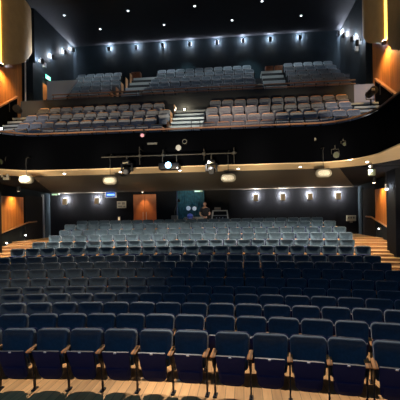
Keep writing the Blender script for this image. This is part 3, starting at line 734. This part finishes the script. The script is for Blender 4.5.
for xx, zz, r_, lab in ((-.36, .62, .13, 'left'), (-.05, .60, .12, 'right')):
    t = thing('round_lamp', f'pale blue round lamp head on the control desk, {lab} of the pair', 'lamp', (xx, 20.62, DZ), 0, 'round blue lamp heads')
    MB().cyl((0, 0, 0), (0, 0, .02), .09).build('base', steel, t); MB().cyl((0, 0, .02), (0, 0, zz-r_*.8), .012).build('stem', steel, t)
    MB().cyl((0, .06, zz), (0, -.04, zz), r_*.8, r_).build('lamp_head', blackp, t)
    MB().cyl((0, -.045, zz), (0, -.04, zz), r_*.9, n=20).build('lens', e_mon, t)
t = thing('dome_light', 'blue domed object on the control desk below the round lamp heads', 'lamp', (-.26, 20.42, DZ+.15))
MB().cyl((0, 0, 0), (0, 0, .04), .17).build('base', blackp, t)
MB().ball((0, 0, .05), .15, 16, 10, (1, 1, 1)).build('dome', mat('blue_dome', (.08, .12, .40), .3, emis=(.08, .12, .5), estr=.25), t)
t = thing('desk_lamp', 'angled desk lamp at the left end of the control desk', 'lamp', (-1.02, 20.5, DZ))
MB().cyl((0, 0, 0), (0, 0, .03), .10).build('base', blackp, t)
MB().tube([(0, 0, .03), (-.06, 0, .45), (.14, 0, 1.08)], .016).build('arm', galv, t)
MB().cyl((.14, 0, 1.10), (.20, -.04, .98), .03, .075).build('shade', blackp, t)
MB().box(-.22, .10, -.12, .12, .03, .26, .02, 2).build('control_box', grillm, t)
t = thing('laptop', 'open dark laptop on the control desk in front of the technician', 'laptop', (.78, 20.45, DZ))
MB().box(-.18, .18, -.13, .12, 0, .02, .004, 1).build('keyboard_base', blackp, t)
MB().prism([(.12, .01), (.14, .01), (.20, .24), (.18, .24)], 0, -.18, .18).build('screen', blackp, t)
lamp('desk_work_light', 'SPOT', (.5, 19.8, 4.0), 28, (1, .85, .65), (.5, 20.8, 2.6), .05, 70, .9)

# ------------------------------------------------------------------ the technician
skin = mat('skin', (.50, .28, .19), .5); hairm = mat('dark_brown_hair', (.03, .018, .01), .7); shirt = mat('black_shirt', (.02, .02, .025), .8); trs = mat('dark_trousers', (.025, .03, .04), .8)
shoe = mat('black_shoe', (.01, .01, .01), .5)
def skinned(name, verts, edges, radii, m, parent, sub=2):
    me = bpy.data.meshes.new(name); me.from_pydata(verts, edges, []); me.materials.append(m)
    o = bpy.data.objects.new(name, me); C.objects.link(o); o.parent = parent
    md = o.modifiers.new('s', 'SKIN'); md.use_smooth_shade = True
    for v, r in zip(me.skin_vertices[0].data, radii):
        v.radius = (r, r) if not isinstance(r, tuple) else r
    me.skin_vertices[0].data[0].use_root = True
    sb = o.modifiers.new('u', 'SUBSURF'); sb.levels = sub; sb.render_levels = sub
    return o
MX, MY, MZ = .44, 21.12, 1.59
t = thing('person', 'person in a dark t-shirt standing at the control desk, looking down, hands forward', 'person', (MX, MY, MZ), R(8))
h = 1.80
V = [(0, 0, .96), (0, .01, 1.12), (0, 0, 1.30), (0, 0, 1.46), (0, -.02, 1.56), (0, -.05, 1.62),
     (-.19, 0, 1.44), (-.26, -.03, 1.17), (-.15, -.26, 1.05), (-.07, -.36, 1.04),
     (.19, 0, 1.44), (.25, -.03, 1.17), (.15, -.27, 1.03), (.06, -.38, 1.03),
     (-.10, 0, .90), (-.11, -.01, .50), (-.12, .03, .09), (-.12, -.12, .035),
     (.10, 0, .90), (.11, -.01, .50), (.12, .03, .09), (.12, -.12, .035)]
E_ = [(0, 1), (1, 2), (2, 3), (3, 4), (4, 5), (3, 6), (6, 7), (7, 8), (8, 9), (3, 10), (10, 11), (11, 12), (12, 13),
      (0, 14), (14, 15), (15, 16), (16, 17), (0, 18), (18, 19), (19, 20), (20, 21)]
Rr = [(.15, .11), (.14, .10), (.17, .12), (.15, .10), .06, .058, .07, .048, .036, .032, .07, .048, .036, .032,
      .095, .06, .042, .045, .095, .06, .042, .045]
body = skinned('body', V, E_, Rr, skin, t)
# hands: palm and five bent fingers each, rooted at the wrists
for s, wx, wy, wz in ((-1, -.07, -.36, 1.04), (1, .06, -.38, 1.03)):
    hv = [(wx, wy, wz), (wx-s*.01, wy-.05, wz-.005), (wx-s*.015, wy-.09, wz-.01)]; he = [(0, 1), (1, 2)]; hr = [.026, (.036, .016), (.038, .014)]
    for q in range(4):
        ln = (.07, .08, .075, .06)[q]; ox = (-.03+.02*q)
        b = len(hv); hv += [(wx-s*.015+ox, wy-.11, wz-.012), (wx-s*.015+ox*1.1, wy-.11-ln*.5, wz-.02), (wx-s*.015+ox*1.1, wy-.11-ln*.85, wz-.045)]
        he += [(2, b), (b, b+1), (b+1, b+2)]; hr += [.0095, .009, .008]
    b = len(hv); hv += [(wx-s*.05, wy-.045, wz-.015), (wx-s*.07, wy-.085, wz-.03)]; he += [(1, b), (b, b+1)]; hr += [.011, .009]
    skinned('hand', hv, he, hr, skin, body, 1)
# head with face
mb = MB(); mb.ball((0, 0, 0), .1, 24, 18, (.80, .98, 1.20))
for v in mb.bm.verts:
    x, y, z = v.co
    if z < -.03: v.co.x *= 1-.35*min(1, (-.03-z)/.09); v.co.y *= 1-.12*min(1, (-.03-z)/.09)
    if y < -.07: v.co.y = -.07+(y+.07)*.6
mb.ball((0, -.092, -.01), .017, 8, 6, (.8, 1.1, 1.6))
for s in (-1, 1): mb.ball((s*.08, .005, -.01), .025, 8, 6, (.35, .7, 1.2))
hd = mb.build('head', skin, body, (0, -.06, 1.70)); hd.rotation_euler = (R(14), 0, R(-6))
mb = MB()
for s in (-1, 1): mb.ball((s*.03, -.083, .012), .011, 8, 6, (1.2, .6, .7))
mb.build('eyes', mat('eye_dark', (.03, .02, .02), .3), hd)
MB().ball((0, -.082, -.058), .02, 8, 6, (1.2, .4, .3)).build('mouth', mat('lip', (.35, .12, .1), .5), hd)
mb = MB(); mb.ball((0, .012, .025), .106, 20, 14, (.86, 1.0, 1.12))
bmesh.ops.delete(mb.bm, geom=[v for v in mb.bm.verts if (v.co.y < -.045 and v.co.z < .085) or v.co.z < -.04], context='VERTS')
mb.build('hair', hairm, hd)
# shirt: body chain a little larger, short sleeves; trousers; shoes
Vs = [(0, 0, 1.0), (0, .01, 1.12), (0, 0, 1.30), (0, 0, 1.45), (0, -.01, 1.51), (-.19, 0, 1.44), (-.235, -.02, 1.25), (.19, 0, 1.44), (.23, -.02, 1.25)]
skinned('t_shirt', Vs, [(0, 1), (1, 2), (2, 3), (3, 4), (3, 5), (5, 6), (3, 7), (7, 8)], [(.165, .125), (.155, .115), (.185, .135), (.165, .115), .07, .085, .065, .085, .065], shirt, body)
skinned('trousers', [(0, 0, .96), (-.10, 0, .88), (-.11, -.01, .50), (-.12, .03, .10), (.10, 0, .88), (.11, -.01, .50), (.12, .03, .10)],
        [(0, 1), (1, 2), (2, 3), (0, 4), (4, 5), (5, 6)], [(.165, .125), .108, .078, .062, .108, .078, .062], trs, body)
for s in (-1, 1): MB().ball((s*.12, -.07, .045), .06, 12, 8, (.85, 2.1, .75)).build('shoe', shoe, body)

# ------------------------------------------------------------------ balcony front: soffit downlights, speakers, bar, fixtures
plab = ('leftmost', 'second from the left', 'third from the left', 'fourth from the left', 'third from the right', 'second from the right', 'rightmost')
for k, (xx, yy) in enumerate(((-6.75, 13.45), (-4.31, 14.62), (-2.12, 14.64), (.14, 14.64), (2.29, 14.64), (4.5, 14.62), (6.55, 13.75))):
    zz = 4.415
    t = thing('soffit_downlight', f'small warm downlight in the cream balcony soffit, {plab[k]}', 'ceiling light', (xx, yy, zz), 0, 'soffit downlights')
    MB().cyl((0, 0, -.03), (0, 0, .02), .085, n=18).build('bezel', whitep, t)
    MB().cyl((0, 0, -.045), (0, 0, -.03), .045, n=16).build('lens', e_down, t)
    lamp('soffit_light', 'SPOT', (0, 0, -.06), 1150, (1.0, .91, .78), (0, 1.45, -2), .05, 76, .55, parent=t)
# pill shaped pendant speakers
for k, (xx, zz) in enumerate(((-5.40, 4.11), (-2.25, 4.0), (1.95, 3.98), (5.15, 4.06))):
    lab = ('leftmost', 'second from the left', 'second from the right', 'rightmost')[k]
    t = thing('pendant_speaker', f'white pill-shaped speaker hanging below the balcony front, {lab}', 'speaker', (xx, 13.85, zz), 0, 'hanging pill speakers')
    p = []
    for c, a0 in ((.12, -90), (-.12, 90)):
        for q in range(11):
            a = R(a0+18*q); p.append((c+.145*math.cos(a), .145*math.sin(a)))
    sh = MB().prism(p, 1, -.10, .10, .05, 3).build('shell', whitep, t)
    MB().prism([(u*.72, v*.6) for u, v in p], 1, -.108, -.098).build('grille', mat('perforated_cream', (.55, .50, .40), .6, var=.5, scale=60), sh)
    MB().cyl((0, 0, .14), (0, 0, 4.88-zz), .009, n=8).build('cable', cablem, t)
    MB().tube([(0, 0, 4.86-zz), (.04, .05, 4.93-zz), (0, .37, 4.95-zz)], .016).build('bracket', galv, t)
# lighting bar
t = thing('lighting_bar', 'long horizontal lighting bar fixed along the balcony front centre', 'lighting bar', (0, 13.72, 4.82))
MB().cyl((-2.52, 0, 0), (2.25, 0, 0), .024, n=12).build('bar', galv, t)
for xx, up, dn in ((-1.13, .32, .30), (1.13, .18, .22), (2.16, .18, .36), (-.3, .2, .05)):
    mb = MB(); mb.cyl((xx, -.02, -dn), (xx, -.02, up), .015, n=10); mb.tube([(xx, 0, up*.8), (xx, .5, up*.8)], .018); mb.box(xx-.05, xx+.05, -.06, .05, -.05, .05, .01, 1)
    mb.build('hanger', galv, t)
# moving head lights
for k, (xx, zz) in enumerate(((-1.60, 4.44), (1.38, 4.36))):
    t = thing('moving_head_light', f'black moving head stage light hanging from the bar, {("left", "right")[k]} of the projector', 'stage light', (xx, 13.72, zz), 0, 'moving head lights')
    MB().box(-.13, .13, -.13, .13, .10, .24, .03, 2).build('base_box', blackp, t)
    MB().box(-.21, -.15, -.05, .05, -.16, .12, .02, 2).build('yoke_arm', blackp, t); MB().box(.15, .21, -.05, .05, -.16, .12, .02, 2).build('yoke_arm', blackp, t)
    MB().box(-.21, .21, -.05, .05, .08, .13, .015, 1).build('yoke_bridge', blackp, t)
    hd2 = MB(); hd2.ball((0, 0, -.12), .14, 16, 12, (1, 1, 1.05)); hd2.cyl((0, -.03, -.13), (0, -.16, -.17), .11, .10); h2 = hd2.build('lamp_head', blackp, t)
    MB().cyl((0, -.155, -.168), (0, -.172, -.173), .085, n=20).build('lens', lensg if k else mat('grey_lens', (.05, .05, .055), .5), h2)
    MB().cyl((0, 0, .24), (0, 0, 4.82-zz+.03), .025).build('clamp', galv, t)
    onlabel(MB().box(-.10, .07, -.142, -.132, .12, .15).build('label_strip', mat('tan_strip', (.45, .38, .25), .5), t), 'tan strip on the base box')
# projector
t = thing('projector', 'black projector on the balcony front with a bright bluish lens', 'projector', (-.08, 13.75, 4.43))
MB().box(-.36, .36, -.2, .28, -.12, .10, .03, 2).build('projector_body', blackp, t)
MB().cyl((.0, -.28, .01), (.0, -.2, .01), .11, .12).build('lens_barrel', blackp, t)
MB().cyl((.0, -.30, .01), (.0, -.28, .01), .105, n=20).build('lens', e_proj, t)
MB().cyl((.0, -.31, .01), (.0, -.30, .01), .05, n=20).build('lens_core', emi('projector_core_glow', (.75, .95, 1.0), 12), t)
MB().cyl((.30, -.22, -.08), (.30, -.2, -.08), .03).build('indicator', e_warm2, t)
for xx in (-.25, .25): MB().cyl((xx, 0, .1), (xx, 0, .4), .015).build('hanger', galv, t)
lamp('projector_light', 'SPOT', (.0, -.32, .02), 60, (.6, .85, 1), (.0, -3, -.05), .03, 100, .9, parent=t)
lamp('projector_glow', 'POINT', (.0, -.42, .06), 8, (.3, .65, 1), size=.04, parent=t)
# small fascia fixtures
def par(loc, lab, r=.09, lens=None):
    t = thing('spotlight', lab, 'stage light', loc, 0, 'small spotlights on the balcony front')
    MB().cyl((0, .02, 0), (0, -.16, -.04), r*.8, r, n=18).build('can', blackp, t)
    MB().cyl((0, -.162, -.041), (0, -.168, -.042), r*.85, n=18).build('lens', lens or mat('olive_glass', (.03, .035, .015), .2), t)
    MB().tube([(-r-.015, -.04, 0), (-r-.015, .0, r*1.6), (r+.015, .0, r*1.6), (r+.015, -.04, 0)], .012, 6).build('yoke', galv, t)
    MB().tube([(0, 0, r*1.6), (0, 0, r*2.8), (0, .18, r*2.8)], .014, 6).build('clamp', galv, t)
par((-6.17, 13.65, 4.78), 'small dark spotlight on the balcony front near its left end', .10)
par((5.58, 14.0, 4.70), 'small dark round spotlight on the balcony front near its right end', .11)
par((5.80, 13.8, 5.02), 'tiny black spotlight above the round one near the right end', .06)
par((-1.07, 14.05, 5.62), 'small spotlight with a pink lens high on the balcony front', .075, mat('pink_gel', (.75, .35, .42), .3, emis=(.8, .3, .4), estr=.25))
o = MB().cyl((0, 0, 0), (0, -.03, 0), .10, n=24).build('fascia_disc', mat('grey_disc', (.34, .34, .33), .6), loc=(.17, 14.20, 5.14)); tag(o, 'round pale grey disc on the black balcony front right of centre', 'disc')
mb = MB(); k = bmesh.ops.create_cone(mb.bm, cap_ends=False, segments=24, radius1=.085, radius2=.085, depth=.03)
k2 = bmesh.ops.create_cone(mb.bm, cap_ends=False, segments=24, radius1=.06, radius2=.06, depth=.03)
for z in (0, 1):
    for q in range(24):
        a = k['verts'][2*q:2*q+2]
mb.bm.free(); mb = MB(); pts = [(.075*math.cos(R(15*q)), 0, .075*math.sin(R(15*q))) for q in range(25)]; mb.tube(pts, .013, 6)
o = mb.build('fascia_ring', grillm, loc=(.40, 14.19, 5.36)); tag(o, 'small grey ring on the balcony front above the disc', 'ring')
o = MB().box(-.03, .03, -.03, .02, -.05, .05, .01, 1).build('fascia_box', whitep, loc=(4.96, 14.2, 5.28)); tag(o, 'tiny white box on the dark balcony front at the right', 'wall box')
t = thing('socket_strip', 'grey socket strip on the balcony front left of the disc', 'socket strip', (-.78, 14.20, 5.33))
MB().box(-.18, .18, -.03, .02, -.035, .035, .008, 1).build('strip', mat('dim_grey', (.12, .12, .11), .6), t)
for q in range(4): MB().box(-.15+.09*q, -.10+.09*q, -.036, -.03, -.02, .02).build('socket', grillm, t)
t = thing('emergency_light', 'white twin-head emergency light under the soffit at the far left', 'emergency light', (-6.35, 14.15, 4.24))
MB().box(-.12, .12, -.06, .06, -.09, .02, .02, 2).build('housing', whitep, t)
for s in (-1, 1): MB().cyl((s*.09, -.03, .06), (s*.11, -.12, .06), .04, .055).build('lamp_head', whitep, t)
MB().cyl((0, 0, .0), (0, 0, .30), .015).build('stem', steel, t)
t = thing('emergency_light', 'hanging exit light with a small green lamp under the right soffit', 'emergency light', (6.72, 13.85, 4.05))
MB().box(-.11, .11, -.05, .05, -.12, .10, .02, 2).build('housing', mat('olive_white', (.10, .11, .07), .5), t)
MB().box(-.07, .02, -.056, -.05, .02, .08).build('lens', e_green, t)
MB().box(-.08, .02, -.05, .05, .14, .24, .02, 2).build('junction_box', grillm, t)
MB().cyl((0, 0, .1), (0, 0, .45), .015).build('stem', steel, t)
# loudspeaker and light on the right of the balcony
t = thing('stage_light', 'black follow light on the right balcony stairs beside the grey wall', 'stage light', (7.9, 17.6, 7.05))
MB().cyl((0, 0, 0), (0, 0, .04), .2).build('base', blackp, t); MB().cyl((0, 0, .04), (0, 0, .45), .03).build('stem', blackp, t)
MB().tube([(-.19, 0, .75), (-.19, 0, .45), (.19, 0, .45), (.19, 0, .75)], .02).build('yoke', blackp, t)
MB().cyl((-.02, .25, .70), (.08, -.25, .78), .15, .17).build('lamp_head', blackp, t)
o = MB().box(-.07, .09, -.30, -.26, .72, .82, .02, 1).build('lens', whitep, t)
t = thing('stage_light', 'black round stage light low on the left balcony wall', 'stage light', (-8.12, 17.9, 7.3))
MB().cyl((.0, .2, .55), (.12, -.2, .55), .16, .18).build('lamp_head', blackp, t); MB().cyl((0, 0, -.3), (0, 0, .4), .03).build('stem', blackp, t)
t = thing('step_light', 'bright white light at the far left end of the balcony front', 'step light', (-7.0, 14.9, 6.25))
MB().box(-.08, .08, -.05, .05, -.06, .06, .02, 2).build('housing', whitep, t); MB().box(-.06, .06, -.056, -.05, -.04, .04).build('lens', e_white, t)
MB().cyl((0, .02, -.95), (0, .02, -.05), .02).build('post', steel, t)
lamp('step_light_light', 'POINT', (0, -.15, .05), 6, COOL, size=.04, parent=t)
t = thing('wall_spotlight', 'bright bluish lamp at the top of the right stalls wall', 'lamp', (8.05, 16.35, 3.72))
MB().cyl((0, .05, .1), (0, -.02, -.1), .07, .09).build('can', blackp, t); MB().cyl((0, -.022, -.102), (0, -.028, -.11), .07).build('lens', e_white, t)
MB().cyl((0, .05, .1), (0, .05, .64), .015).build('stem', steel, t)
lamp('wall_spotlight_light', 'POINT', (-.05, -.18, -.05), 9, COOL, size=.05, parent=t)
